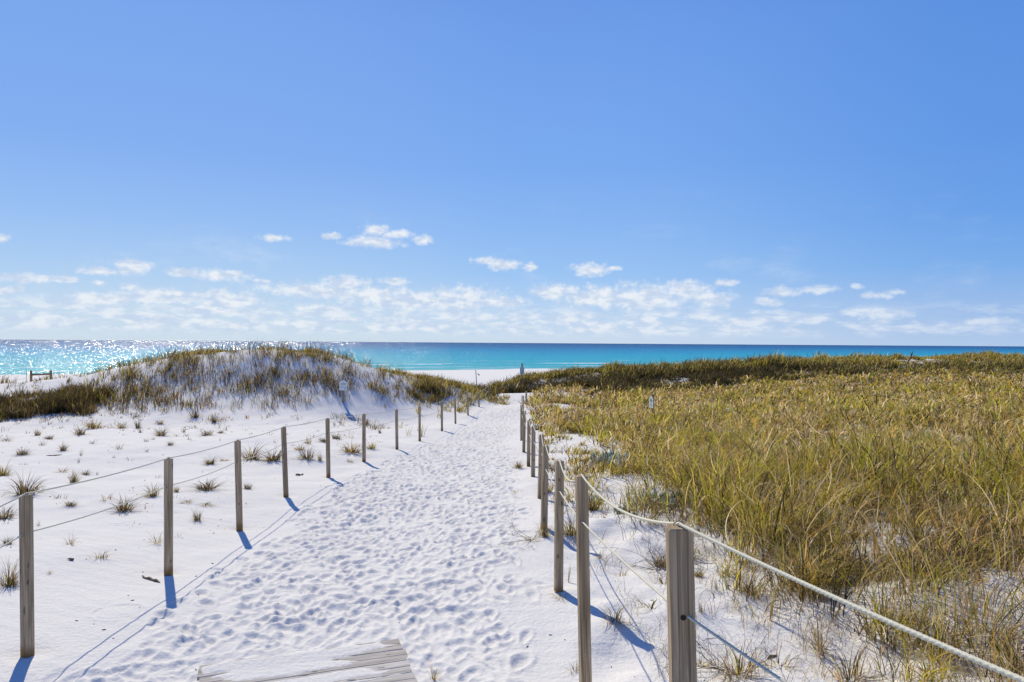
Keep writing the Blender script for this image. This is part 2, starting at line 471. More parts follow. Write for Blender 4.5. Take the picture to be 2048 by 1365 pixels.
# ------------------------------------------------------------------ sea
m_sea, n, bs, out = npmat('sea_water')
g = pos(n)
gx, gy, gz_ = n.sep(g)
s_ = n.m('MULTIPLY', n.m('SUBTRACT', n.m('SUBTRACT', gy, 154), n.m('MULTIPLY', gx, .45)), 1/1.097)
wob = n.noise(n.v('MULTIPLY', g, (.5, 1, 1)), .02, 5, .6)
lg = n.m('LOGARITHM', n.m('MAXIMUM', n.m('ADD', s_, 30), 10.0), 10.0)        # 1 .. 4.3
lgw = n.m('ADD', lg, n.m('MULTIPLY', n.m('SUBTRACT', wob, .5), .38))
seac = n.ramp(n.m('DIVIDE', n.m('SUBTRACT', lgw, 1.3), 2.7),
    [(0.0, (.12, .42, .40)), (.16, (.03, .40, .47)), (.36, (.008, .33, .48)), (.50, (.004, .21, .41)), (.60, (.006, .135, .31)), (.76, (.008, .09, .25)), (1.0, (.012, .08, .22))])
chop = n.noise(n.v('MULTIPLY', g, (.35, 1, 1)), .30, 6, .68)
seac = n.mix(n.ss(chop, .42, .60), n.mix(1.0, seac, (.80, .86, .90, 1), 'MULTIPLY'), seac)
# breakers near the waterline and a few whitecaps
ls = n.m('ADD', s_, n.m('MULTIPLY', n.m('SUBTRACT', n.noise(n.v('MULTIPLY', g, (1, .3, 1)), .035, 4, .6), .5), 26))
def line(c0, w0):
    return n.m('SUBTRACT', 1.0, n.m('MINIMUM', n.m('DIVIDE', n.m('ABSOLUTE', n.m('SUBTRACT', ls, c0)), w0), 1.0))
fo = n.m('MAXIMUM', n.m('MAXIMUM', line(2, 6), line(16, 5)), n.m('MAXIMUM', n.m('MULTIPLY', line(34, 7), 1.0), n.m('MULTIPLY', line(62, 7), .75)))
brk = n.noise(n.v('MULTIPLY', g, (.25, 1.3, 1)), .12, 5, .7)
foam = n.ss(n.m('MULTIPLY', fo, n.m('MULTIPLY', n.m('ADD', brk, n.m('MULTIPLY', n.m('SUBTRACT', n.noise(g, .03, 3, .6), .5), 1.2)), 2.0)), .66, 1.15)
cap = n.m('MULTIPLY', n.ss(n.noise(n.v('MULTIPLY', g, (.3, 1.6, 1)), .13, 5, .7), .70, .75), .6)
seafin = n.mix(n.m('MAXIMUM', foam, cap), seac, (.72, .76, .78, 1))
# wave facets: long swell facets that widen offshore, and short chop; both tilt the surface normal
so = n.m('MAXIMUM', n.m('ADD', s_, 150), 20.0)
fac1 = n.noise(n.comb(n.m('DIVIDE', n.m('MULTIPLY', gx, 520.0), so), n.m('DIVIDE', 7200.0, so), 0), 1.0, 2, .6, 'Color')
fac2 = n.noise(n.comb(n.m('DIVIDE', n.m('MULTIPLY', gx, 1700.0), so), n.m('DIVIDE', 23000.0, so), 3.0), 1.0, 2, .6, 'Color')
tl = n.v('ADD', n.v('MULTIPLY', n.v('SUBTRACT', fac1, (.5, .5, .5)), (1.75, 2.0, 0)), n.v('MULTIPLY', n.v('SUBTRACT', fac2, (.5, .5, .5)), (1.75, 2.05, 0)))
nn = n.v('NORMALIZE', n.v('ADD', tl, (0, 0, 1)))
df = n.n('ShaderNodeBsdfDiffuse'); n.put(df.inputs['Color'], seafin)
gl = n.n('ShaderNodeBsdfGlossy'); gl.inputs['Roughness'].default_value = .16; n.put(gl.inputs['Normal'], nn)
g2 = n.n('ShaderNodeBsdfGlossy'); g2.inputs['Roughness'].default_value = .34; g2.inputs['Color'].default_value = (.80, .95, 1, 1)
mx2 = n.n('ShaderNodeMixShader'); mx2.inputs[0].default_value = .03
n.t.links.new(df.outputs[0], mx2.inputs[1]); n.t.links.new(g2.outputs[0], mx2.inputs[2])
mxs = n.n('ShaderNodeMixShader'); mxs.inputs[0].default_value = .15
n.t.links.new(mx2.outputs[0], mxs.inputs[1]); n.t.links.new(gl.outputs[0], mxs.inputs[2]); n.t.links.new(mxs.outputs[0], out.inputs[0])
n.t.nodes.remove(bs)
ra = np.radians(np.linspace(-100, 100, 260)); rr_ = np.concatenate([np.linspace(60, 600, 200, endpoint=False), np.geomspace(600, 40000, 120)])
A, R = np.meshgrid(ra, rr_)
X = np.sin(A)*R; Y = np.cos(A)*R
S = shore_s(X, Y)
ph = S + fbm(X*.03, Y*.01, 2, 2)*22
Z = .22*np.exp(-((ph-34)/5)**2) + .16*np.exp(-((ph-62)/6)**2) + .10*fbm(X*.12, Y*.3, 6, 3)*(R < 900)
V = np.stack([X, Y, Z], -1).reshape(-1, 3)
nr, nc = A.shape
i = np.arange(nr-1)[:, None]*nc + np.arange(nc-1)[None]
Q = np.stack([i+1, i+nc+1, i+nc, i], -1).reshape(-1, 4)
tag(mesh_np('sea', V, Q, (m_sea,), smooth=True), kind='structure')

# ------------------------------------------------------------------ materials for objects
def wood(name, dark, light, stain=True, scale=1.0, bd=.0016):
    m, n, bs, _ = npmat(name)
    o = objc(n)
    inf = n.n('ShaderNodeObjectInfo').outputs['Random']
    off = n.v('ADD', o, n.comb(n.m('MULTIPLY', inf, 17.0), n.m('MULTIPLY', inf, 9.0), n.m('MULTIPLY', inf, 31.0)))
    gr = n.noise(n.v('MULTIPLY', off, (60*scale, 60*scale, 2.2*scale)), 1.0, 5, .65, dist=.6)
    gr2 = n.noise(n.v('MULTIPLY', off, (14*scale, 14*scale, 1.1*scale)), 1.0, 3, .6, dist=.8)
    c = n.mix(n.ss(gr, .34, .66), (*dark, 1), (*light, 1))
    c = n.mix(n.m('MULTIPLY', n.ss(gr2, .45, .7), .55), c, tuple(k*.55 for k in dark)+(1,))
    c = n.mix(n.m('MULTIPLY', inf, .3), c, (.20, .155, .105, 1))
    vo = n.n('ShaderNodeTexVoronoi'); vo.inputs['Scale'].default_value = 1.0
    n.put(vo.inputs['Vector'], n.v('ADD', n.v('MULTIPLY', off, (13, 13, 5.0)), n.v('MULTIPLY', n.noise(off, 9, 2, out='Color'), (.5, .5, .5))))
    knot = n.m('SUBTRACT', 1.0, n.ss(vo.outputs['Distance'], .07, .17))
    c = n.mix(n.m('MULTIPLY', knot, .8), c, tuple(k*.28 for k in dark)+(1,))
    crk = n.ss(n.noise(n.v('MULTIPLY', off, (95, 95, 1.6)), 1.0, 2, .5, dist=.3), .635, .66)
    c = n.mix(n.m('MULTIPLY', crk, .5), c, tuple(k*.22 for k in dark)+(1,))
    if stain:
        oz = n.sep(o)[2]
        st = n.m('SUBTRACT', 1.0, n.ss(n.m('ADD', oz, n.m('MULTIPLY', n.noise(n.v('MULTIPLY', off, (30, 30, 8)), 1, 3), -.06)), -.03, .05))
        c = n.mix(n.m('MULTIPLY', st, .8), c, (.21, .105, .025, 1))
    n.put(bs.inputs['Base Color'], c)
    bs.inputs['Roughness'].default_value = .88
    bs.inputs['Specular IOR Level'].default_value = .2
    bump(n, bs, gr, .6, bd)
    return m
m_post = wood('weathered_post_wood', (.27, .19, .11), (.56, .43, .28))
m_plank = wood('weathered_plank_wood', (.40, .375, .34), (.60, .575, .53), stain=False, scale=1.6, bd=.0005)
m_frame = wood('brown_timber', (.20, .13, .07), (.34, .24, .14), stain=False)
m_dark, n, bs, _ = npmat('hole_shade'); bs.inputs['Base Color'].default_value = (.02, .017, .013, 1); bs.inputs['Roughness'].default_value = 1
m_steel, n, bs, _ = npmat('galvanised_staple'); bs.inputs['Base Color'].default_value = (.20, .18, .16, 1); bs.inputs['Roughness'].default_value = .5; bs.inputs['Metallic'].default_value = .7
m_rope, n, bs, _ = npmat('cream_twisted_rope')
n.put(bs.inputs['Base Color'], n.mix(n.noise(pos(n), 60, 3), (.52, .50, .38, 1), (.66, .64, .52, 1)))
bs.inputs['Roughness'].default_value = .7
m_signw, n, bs, _ = npmat('white_sign_paint'); bs.inputs['Roughness'].default_value = .5
n.put(bs.inputs['Base Color'], n.mix(n.noise(pos(n), 14, 4), (.70, .75, .73, 1), (.82, .84, .82, 1)))
m_signp, n, bs, _ = npmat('faded_sign_paint'); bs.inputs['Roughness'].default_value = .6
n.put(bs.inputs['Base Color'], n.mix(n.noise(pos(n), 20, 4), (.62, .56, .47, 1), (.82, .79, .72, 1)))
m_ink, n, bs, _ = npmat('sign_lettering'); bs.inputs['Base Color'].default_value = (.07, .10, .10, 1)
m_ink2, n, bs, _ = npmat('sign_green_band'); bs.inputs['Base Color'].default_value = (.22, .30, .27, 1)
m_stake, n, bs, _ = npmat('grey_metal_stake'); bs.inputs['Base Color'].default_value = (.30, .30, .31, 1); bs.inputs['Roughness'].default_value = .6
m_twig, n, bs, _ = npmat('dry_twig_bark')
n.put(bs.inputs['Base Color'], n.mix(n.noise(pos(n), 40, 3), (.07, .05, .035, 1), (.20, .15, .10, 1))); bs.inputs['Roughness'].default_value = .9

def leafmat(name, transl):
    m = bpy.data.materials.new(name); m.use_nodes = True
    t = m.node_tree; t.nodes.clear(); n = NT(t)
    out = n.n('ShaderNodeOutputMaterial')
    at = n.n('ShaderNodeAttribute', attribute_name='Col').outputs['Color']
    d = n.n('ShaderNodeBsdfPrincipled'); n.put(d.inputs['Base Color'], at); d.inputs['Roughness'].default_value = .6; d.inputs['Specular IOR Level'].default_value = .12
    tr = n.n('ShaderNodeBsdfTranslucent'); n.put(tr.inputs[0], at)
    mx = n.n('ShaderNodeMixShader'); mx.inputs[0].default_value = transl
    t.links.new(d.outputs[0], mx.inputs[1]); t.links.new(tr.outputs[0], mx.inputs[2]); t.links.new(mx.outputs[0], out.inputs[0])
    return m
m_grass = leafmat('dune_grass_blade', .54)
m_leaf = leafmat('succulent_leaf', .35)

# ------------------------------------------------------------------ grass blades
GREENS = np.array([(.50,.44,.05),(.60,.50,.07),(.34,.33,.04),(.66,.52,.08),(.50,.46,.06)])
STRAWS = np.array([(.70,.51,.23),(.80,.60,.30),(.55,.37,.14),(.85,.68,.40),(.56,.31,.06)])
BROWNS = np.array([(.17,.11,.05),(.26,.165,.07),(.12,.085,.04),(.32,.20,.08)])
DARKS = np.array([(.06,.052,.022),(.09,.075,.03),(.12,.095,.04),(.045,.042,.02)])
def blades(B, h, w_, lean_az, bend, K, palette, pidx, rg, droop=0.0, tipw=.12, th=None):
    """B (N,3) roots -> ribbons. Curved outward along lean_az; droop curls the tip down."""
    Nn = len(B)
    t = np.linspace(0, 1, K+1)[None, :]
    h = h[:, None]; bend = bend[:, None]
    th0 = rg.uniform(0, .18, (Nn, 1)) if th is None else th[:, None]
    ang = th0 + bend*t**1.25 + (droop[:, None] if hasattr(droop, '__len__') else droop)*t**3
    ds = h/K
    dx = np.sin(ang[:, :-1])*ds; dz = np.cos(ang[:, :-1])*ds
    hx = np.concatenate([np.zeros((Nn, 1)), np.cumsum(dx, 1)], 1)
    hz = np.concatenate([np.zeros((Nn, 1)), np.cumsum(dz, 1)], 1)
    ca = np.cos(lean_az)[:, None]; sa = np.sin(lean_az)[:, None]
    side = rg.normal(0, .06, (Nn, 1))*h*t**2
    cx = B[:, 0:1]+hx*ca-side*sa; cy = B[:, 1:2]+hx*sa+side*ca; cz = B[:, 2:3]+hz
    wa = lean_az[:, None]+math.pi/2+rg.normal(0, .7, (Nn, 1))+t*rg.normal(0, .5, (Nn, 1))
    ww = w_[:, None]*.5*((1-t**1.8)*(1-tipw)+tipw)
    ox = np.cos(wa)*ww; oy = np.sin(wa)*ww
    V = np.empty((Nn, K+1, 2, 3), np.float32)
    V[:, :, 0, 0] = cx-ox; V[:, :, 0, 1] = cy-oy; V[:, :, 0, 2] = cz
    V[:, :, 1, 0] = cx+ox; V[:, :, 1, 1] = cy+oy; V[:, :, 1, 2] = cz
    st = (np.arange(Nn)*(K+1)*2)[:, None]; k = (np.arange(K)*2)[None]
    q0 = st+k
    Q = np.stack([q0, q0+1, q0+3, q0+2], -1).reshape(-1, 4)
    base_c = palette[pidx]*rg.uniform(.6, 1.3, (Nn, 1))
    C = np.repeat(base_c[:, None, None, :], K+1, 1).repeat(2, 2)
    return V.reshape(-1, 3), Q, C.reshape(-1, 3)
class GB:
    def __init__(s): s.V = []; s.Q = []; s.C = []; s.n = 0
    def add(s, V, Q, C): s.V.append(V); s.Q.append(Q+s.n); s.C.append(C); s.n += len(V)
    def build(s, name, mat, smooth=True):
        return mesh_np(name, np.concatenate(s.V), np.concatenate(s.Q), (mat,), col=np.concatenate(s.C), smooth=smooth)
PAL = np.concatenate([GREENS, STRAWS, BROWNS, DARKS])
def pick(rg, n, g, s, b, d):
    """palette index per blade from per blade weights"""
    W = np.stack(np.broadcast_arrays(g, s, b, d, np.zeros(n))[:4], -1); W = W/W.sum(-1, keepdims=True)
    r = rg.random(n)[:, None]; cat = (r > np.cumsum(W, -1)[:, :3]).sum(-1)
    off = np.array([0, 5, 10, 14])[cat]; ln = np.array([5, 5, 4, 4])[cat]
    return off + (rg.random(n)*ln).astype(int), cat

def inpoly(x, y, poly):
    c = np.zeros(x.shape, bool); n_ = len(poly)
    for i in range(n_):
        x0, y0 = poly[i]; x1, y1 = poly[i-1]
        cond = ((y0 > y) != (y1 > y)) & (x < (x1-x0)*(y-y0)/(y1-y0+1e-12)+x0)
        c ^= cond
    return c
def wpoly(pts): return [tuple(hit(px, py)[:2]) for px, py in pts]

dense = wpoly([(1062,812),(1075,862),(1105,868),(1170,872),(1235,905),(1290,975),(1335,1025),(1440,1062),(1540,1110),(1590,1175),(1720,1240),(1840,1290),(1960,1345),(2046,1400)])
dense = dense + [(5.5, 4.2), (9, 4), (60, 20), (60, 43), (30, 42), (20, 41), (11, 39), (5, 37.6), (1.2, 37.2)]
sparse = wpoly([(1050,806),(1062,880),(1090,900),(1130,960),(1150,1010),(1230,1060),(1340,1090),(1420,1130),(1480,1190),(1560,1250),(1700,1290)]) + [(2.4, 3.0), (6, 2.6)]
sparse = sparse + dense[::-1][3:] if False else sparse + [(12, 4), (60, 20), (60, 42), (1.0, 37)]

def meadow():
    """fountain shaped tussocks standing in a mat of dead leaves"""
    rg = np.random.default_rng(21)
    gb = GB(); total = 0
    for r0, r1, dens_, nb_, K, wk in ((2.8, 8, 11.0, 112, 9, 1.0), (8, 14, 10.0, 66, 7, 1.1), (14, 24, 12.0, 36, 5, 1.15), (24, 50, 9.5, 22, 4, 1.3)):
        a0, a1 = math.radians(-3), math.radians(48)
        n_ = int((a1-a0)*(r1*r1-r0*r0)/2*dens_)
        r = np.sqrt(rg.uniform(r0*r0, r1*r1, n_)); a = rg.uniform(a0, a1, n_)
        x = np.sin(a)*r; y = np.cos(a)*r
        d = inpoly(x, y, dense); sp = inpoly(x, y, sparse) & ~d
        patch = fbm(x*.5, y*.5, 41, 3); fine = fbm(x*1.5, y*1.5, 43, 2)
        bare = (patch+.5*fine > np.where(x > 2.0, 9., .46)) & (r < 19)
        keep = (d & ~(bare & (rg.random(n_) < .9))) | (sp & (rg.random(n_) < np.where(patch+fine*.6 > .0, .34, .06)+.22*sstep(2.2, 3.2, x)))
        sgn = hit(1302, 834)
        keep &= ~((np.abs(x-sgn.x*y/sgn.y) < .38) & (y < sgn.y+.5) & (y > sgn.y-1.6))
        x, y, r, d, patch, fine = [k[keep] for k in (x, y, r, d, patch, fine)]
        n_ = len(x); z = ground(x, y)
        size = np.clip(rg.lognormal(0, .36, n_), .45, 1.8)*np.where(d, 1, .6)*(1+.75*patch+.35*fine)*np.where(r < 12, 1.1, 1)
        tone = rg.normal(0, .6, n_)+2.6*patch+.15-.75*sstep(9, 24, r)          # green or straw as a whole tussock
        leanx = rg.normal(.32, .22, n_); leany = rg.normal(-.02, .20, n_)
        idx = np.repeat(np.arange(n_), nb_); m = len(idx)
        low = rg.random(m) < .54
        ang = rg.uniform(0, 2*math.pi, m); rad = (.05+.13*rg.random(m)+low*.20*rg.random(m))*size[idx]
        B = np.stack([x[idx]+np.cos(ang)*rad, y[idx]+np.sin(ang)*rad, z[idx]-.02], -1)
        fx = np.cos(ang)*.75+leanx[idx]+rg.normal(0, .25, m); fy = np.sin(ang)*.75+leany[idx]+rg.normal(0, .25, m)
        az_ = np.arctan2(fy, fx); out_ = np.hypot(fx, fy)
        h = np.where(low, rg.uniform(.22, .48, m), rg.uniform(.34, .86, m))*size[idx]*np.interp(r[idx], [3, 9, 14, 22, 45], [.92, .86, .62, .47, .43])
        bend = np.where(low, rg.uniform(.8, 3.0, m), np.clip(.55+1.6*out_*rg.uniform(.5, 1.6, m), .4, 3.0))
        cu = rg.random(m) < .36                         # broken and curled dead leaves hanging in the tussock
        B[:, 2] += cu*h*rg.uniform(.2, .6, m)
        h = np.where(cu, h*rg.uniform(.25, .6, m), h); bend = np.where(cu, rg.normal(0, 1.7, m), bend)
        th = np.where(cu, rg.uniform(.2, 1.7, m), np.where(low, rg.uniform(0, .9, m), rg.uniform(0, .3, m)))
        az_ = np.where(cu, rg.uniform(0, 2*math.pi, m), az_)
        t_ = tone[idx]; dk_ = (rg.random(n_) < .04+.30*(fine > .22))[idx]
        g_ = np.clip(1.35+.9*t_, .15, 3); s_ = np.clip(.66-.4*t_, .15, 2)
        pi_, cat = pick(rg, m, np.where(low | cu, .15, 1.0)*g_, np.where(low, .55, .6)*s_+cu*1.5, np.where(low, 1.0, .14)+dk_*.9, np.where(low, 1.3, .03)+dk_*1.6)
        wd = np.clip(.00115*r[idx]*wk, .0056, 1)*rg.uniform(.5, 1.5, m)
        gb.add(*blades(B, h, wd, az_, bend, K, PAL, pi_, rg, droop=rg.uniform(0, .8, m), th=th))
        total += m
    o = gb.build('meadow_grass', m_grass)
    tag(o, 'dense yellow green and straw dune grass covering the ground right of the path', 'grass', kind='stuff')
    return total
nm = meadow()

def region_grass(name, label, xy, rg, hmul, wts, wmin, per, spreadf, K=4, bendr=(.2, 1.1), wind=.5, curls=0, curlpal=10):
    x, y = xy
    z = ground(x, y); r = np.hypot(x, y); n_ = len(x)
    idx = np.repeat(np.arange(n_), per); m = len(idx)
    sp = spreadf[idx]*rg.random(m)**.6; ang = rg.uniform(0, 2*math.pi, m)
    B = np.stack([x[idx]+np.cos(ang)*sp, y[idx]+np.sin(ang)*sp, z[idx]-.03], -1)
    h = (hmul[idx])*np.clip(rg.normal(1, .25, m), .4, 1.6)
    pi_, cat = pick(rg, m, *[np.broadcast_to(v, (n_,))[idx] for v in wts])
    az_ = np.where(rg.random(m) < wind, rg.normal(.2, .8, m), ang)
    wd = np.clip(.00085*r[idx], .004, 1)*rg.uniform(.7, 1.3, m)*wmin
    cu = rg.random(m) < curls            # dead leaves curling in the upper part of the clump
    B[:, 2] += cu*h*rg.uniform(.1, .7, m)
    bd = np.where(cu, rg.normal(0, 1.8, m), rg.uniform(*bendr, m)); h = np.where(cu, h*.6, h)
    th_ = np.where(cu, rg.uniform(.2, 1.8, m), rg.uniform(0, .35, m))
    pi_ = np.where(cu, curlpal+(rg.random(m)*4).astype(int), pi_)
    gb = GB(); gb.add(*blades(B, h, wd, az_, bd, K, PAL, pi_, rg, droop=rg.uniform(0, .4, m), th=th_))
    o = gb.build(name, m_grass)
    tag(o, label, 'grass', kind='stuff')

# right ridge behind the meadow
rg = np.random.default_rng(5)
N_ = 19000
a = rg.uniform(math.radians(-3.2), math.radians(46), N_); y = rg.uniform(35.0, 51, N_); x = np.tan(a)*y
foot = np.interp(x, [-2, .3, 1.5, 3, 5.5, 9, 14, 20, 30, 50], [38.5, 37.2, 36.8, 36.0, 36.0, 37, 38.5, 40, 41, 41.5])
crest = np.interp(x, [-2, .5, 3, 8, 14, 20, 30, 50], [40.5, 41.5, 42.2, 43, 44.5, 46, 48, 49])
nz = fbm(x*.45, y*.45, 91, 4)
k = (y > foot-.3) & (y < crest+1.8) & (nz < .48)
k &= ~((np.abs(x-25.2+.1*(y-44)) < .28) & (np.abs(y-44) < .6))
x, y, foot, crest, nz = [q[k] for q in (x, y, foot, crest, nz)]
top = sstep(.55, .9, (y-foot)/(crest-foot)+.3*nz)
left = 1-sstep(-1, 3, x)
region_grass('ridge_grass', 'dark grass and low scrub with painted slope shade on dune ridge between meadow and sea', (x, y), rg,
    np.clip(.36+.12*top+.60*nz+.35*fbm(x*1.6, y*1.6, 95, 2), .12, 1)*(1-.36*sstep(16, 28, x)), (.10+.70*top*top+.5*sstep(13, 24, x), .02+.26*top*top+.35*sstep(13, 24, x), .18+.15*left+.2*top, np.clip(2.9-2.2*top-1.6*sstep(15, 26, x), .05, 3)), 1.0, 12, np.full(len(x), .22), bendr=(.2, 1.9), curls=.2, curlpal=13)  # dark scrub, with the lower slope's shade also put into the blade colours

# the left dune: uneven clumps on the face, a golden fringe along the crest, dense scrub at its left foot
rg = np.random.default_rng(6)
N_ = 70000
y = rg.uniform(23, 38.5, N_); a = np.arctan2(rg.uniform(-.86, -.005, N_), 1); x = np.tan(a)*y
u = 1024+F*x/y                      # bearing of the clump, used only to shape the patches along the dune
nz = fbm(x*.42, y*.42, 191, 3); nf = fbm(x*1.5, y*1.5, 193, 2)
crestY = np.interp(x, [-30, -20, -15.5, -7, -2], [36.5, 32.8, 29.4, 29.4, 31.8])
footY = np.interp(x, [-26, -20, -16.5, -14.5, -12, -6, -4, -1.6], [21.6, 22.2, 23.2, 25.0, 25.2, 26.0, 27.6, 31.2])
footY = footY+nz*1.6+nf*1.2
scrub = (1-sstep(-16.2, -14.6, x+nz*2))*sstep(0, .7, y-footY)*(1-sstep(27.0, 28.6, y+nz*2))
right = sstep(-6.5, -4, x)*sstep(0, .8, y-footY)
crestm = sstep(-1.2, -.2, y-crestY)*(1-sstep(1.4, 2.6, y-crestY))*np.interp(x, [-30, -21, -20, -15, -13], [.04, .06, .22, .35, 1])
face = sstep(-1.2, 1.0, y-footY)*(1-sstep(-1.0, 0, y-crestY))
prob = np.maximum.reduce([scrub*.55*(nz+.9*nf > -.20), right*.42*(nz+.5*nf > -.12), crestm*np.where(nz > -.15, .26, .06)*np.interp(x, [-16, -12], [.45, 1]), face*np.where(nz+.6*nf > .12, .11, .04)*np.interp(x, [-22, -18, -15], [.12, .3, 1])])
k = rg.random(N_) < prob
x, y, nz, nf, scrub, right, crestm = [q[k] for q in (x, y, nz, nf, scrub, right, crestm)]
region_grass('dune_grass', 'clumps of brown and golden grass growing over the white dune left of the path', (x, y), rg,
    np.clip(.31+.30*nz+(.14+.5*nz)*scrub+.34*nf*(1+.6*scrub), .12, .95)*(1-.40*crestm), (.22+1.0*crestm, .10+.8*crestm*(1-scrub), .8*(1-crestm), .8+3.2*scrub*(1-crestm)+.9*right), .72, 11, np.full(len(x), .16), wind=.3, bendr=(.1, 1.8), curls=.22)
rg = np.random.default_rng(61)
N_ = 1500
y = rg.uniform(24.3, 30.6, N_); x = -y*rg.uniform(.06, .58, N_)
nz = fbm(x*.5, y*.5, 191, 2)
k = (x > -15.2+.8*nz) & (x < -3.4) & (y < np.interp(x, [-16.5, -7, -2], [30.3, 30.3, 32])) & (y > np.interp(x, [-16, -8, -4], [24.3, 24.6, 27.5])) & (rg.random(N_) < .85+nz)
x, y = x[k], y[k]
region_grass('dune_stems', 'thin upright dark stems standing over the shaded face of the left dune', (x, y), rg,
    .30+.22*rg.random(len(x)), (.15, .15, 1.0, 1.0), .55, 6, np.full(len(x), .12), wind=.4, bendr=(.05, .8))
# fringe beside the far path end
rg = np.random.default_rng(66)
N_ = 900
y = rg.uniform(16, 36, N_); lx = np.interp(y, [p[2] for p in LP], [P(*p[0], p[2]).x for p in LP]); x = lx-rg.exponential(.9, N_)-.25
k = (rg.random(N_) < sstep(25, 32, y)*.7) | (rg.random(N_) < .02)
region_grass('path_side_grass', 'short green grass along the far left edge of the sand path', (x[k], y[k]), rg,
    np.full(k.sum(), .30), (.8, .4, .5, .3), .8, 10, np.full(k.sum(), .10))
rg = np.random.default_rng(62)
N_ = 420
y = rg.uniform(18.5, 25.5, N_); x = -y*rg.uniform(.14, .82, N_)
k = (fbm(x*.6, y*.6, 505, 2) > .02) & (rg.random(N_) < .12+.6*sstep(20, 24, y))
x, y = x[k], y[k]
region_grass('dune_foot_grass', 'low ragged brown grass scattered along the foot of the left dune', (x, y), rg,
    .08+.20*rg.random(len(x))**1.6, (.15, .25, 1.1, 1.1), .75, 14, .06+.22*rg.random(len(x)), K=4, bendr=(.2, 2.0), wind=.2, curls=.25)
# thin dead grass and litter on the sand right of the rope
rg = np.random.default_rng(67)
N_ = 7000
y = np.exp(rg.uniform(math.log(2.2), math.log(13), N_)); x = rg.uniform(.5, 5.5, N_)
nz = fbm(x*1.1, y*1.1, 301, 3)
lim = np.interp(y, [2, 3, 4.5, 6, 9, 13], [1.35, 1.25, 1.0, .75, .55, .7])
k = (x > lim) & (rg.random(N_) < np.clip(.10+.55*nz+.42*sstep(1.3, 3.0, x), 0, .6))
x, y = x[k], y[k]
region_grass('dead_grass', 'thin brown dead grass scattered over the sand right of the rope fence', (x, y), rg,
    np.full(len(x), .18)+.12*rg.random(len(x)), (.12, .55, 1.4, .25), .66, 8, np.full(len(x), .07), K=6, bendr=(.3, 2.8), wind=.2, curls=.3)
rg = np.random.default_rng(68)
N_ = 1000
y = np.exp(rg.uniform(math.log(8), math.log(26), N_)); x = -y*rg.uniform(.05, .85, N_); lx = np.interp(y, [p[2] for p in LP], [P(*p[0], p[2]).x for p in LP])
k = (x < lx-.4) & (fbm(x*.5, y*.5, 401, 2) > -.12) & (rg.random(N_) < .25+.75*sstep(15, 21, y))
x, y = x[k], y[k]
region_grass('grass_stubble', 'tiny dead grass stubble scattered over the white sand left of the path', (x, y), rg,
    .03+.09*rg.random(len(x))**2, (.1, .2, 1.0, 1.2), .8, 7, np.full(len(x), .07), K=3, bendr=(.2, 2.0), wind=.2, curls=.1)

# ------------------------------------------------------------------ individual tufts
def tuft_mesh(seed, n_, pal, curl=1.0, spread=.28, K=6, wmul=1.0, upright=False):
    rg = np.random.default_rng(seed)
    ang = rg.uniform(0, 2*math.pi, n_); rad = spread*rg.random(n_)**.7
    B = np.stack([np.cos(ang)*rad, np.sin(ang)*rad*.8, np.full(n_, -.03)], -1)
    h = np.clip(rg.normal(.85, .25, n_), .3, 1.35)*(1-.4*rad/spread)
    pi_, cat = pick(rg, n_, *pal)
    gb = GB()
    gb.add(*blades(B, h, np.full(n_, .022)*wmul*rg.uniform(.6, 1.3, n_), ang+rg.normal(0, .5, n_), rg.uniform(.15, .5 if upright else 1.4, n_)*curl, K, PAL, pi_, rg, droop=rg.uniform(0, .7, n_)*curl,
        th=np.where(rg.random(n_) < (.05 if upright else .45), rg.uniform(.4, 1.3, n_), rg.uniform(0, .4, n_))))
    return gb
protos = {}
def proto(kind, i):
    key = (kind, i)
    if key not in protos:
        pr = {'dark': dict(pal=(.10, .18, 1.3, 1.3), curl=1.35, n_=130), 'green': dict(pal=(.40, .4, .9, .7), curl=1.2, n_=130),
              'curly': dict(pal=(.4, .5, 1.0, .2), curl=1.9, n_=34), 'stub': dict(pal=(.05, .2, 1.0, .7), curl=.35, n_=30, upright=True),
              'brown': dict(pal=(.2, .6, 1.2, .2), curl=1.5, n_=70), 'tall': dict(pal=(1.2, 1.0, .4, .1), curl=.35, n_=40, spread=.08, upright=True)}[kind]
        protos[key] = tuft_mesh(1000+i*7+len(kind), **pr)
        protos[key] = protos[key].build('grass_tuft', m_grass)
        return protos[key], True
    return protos[key], False
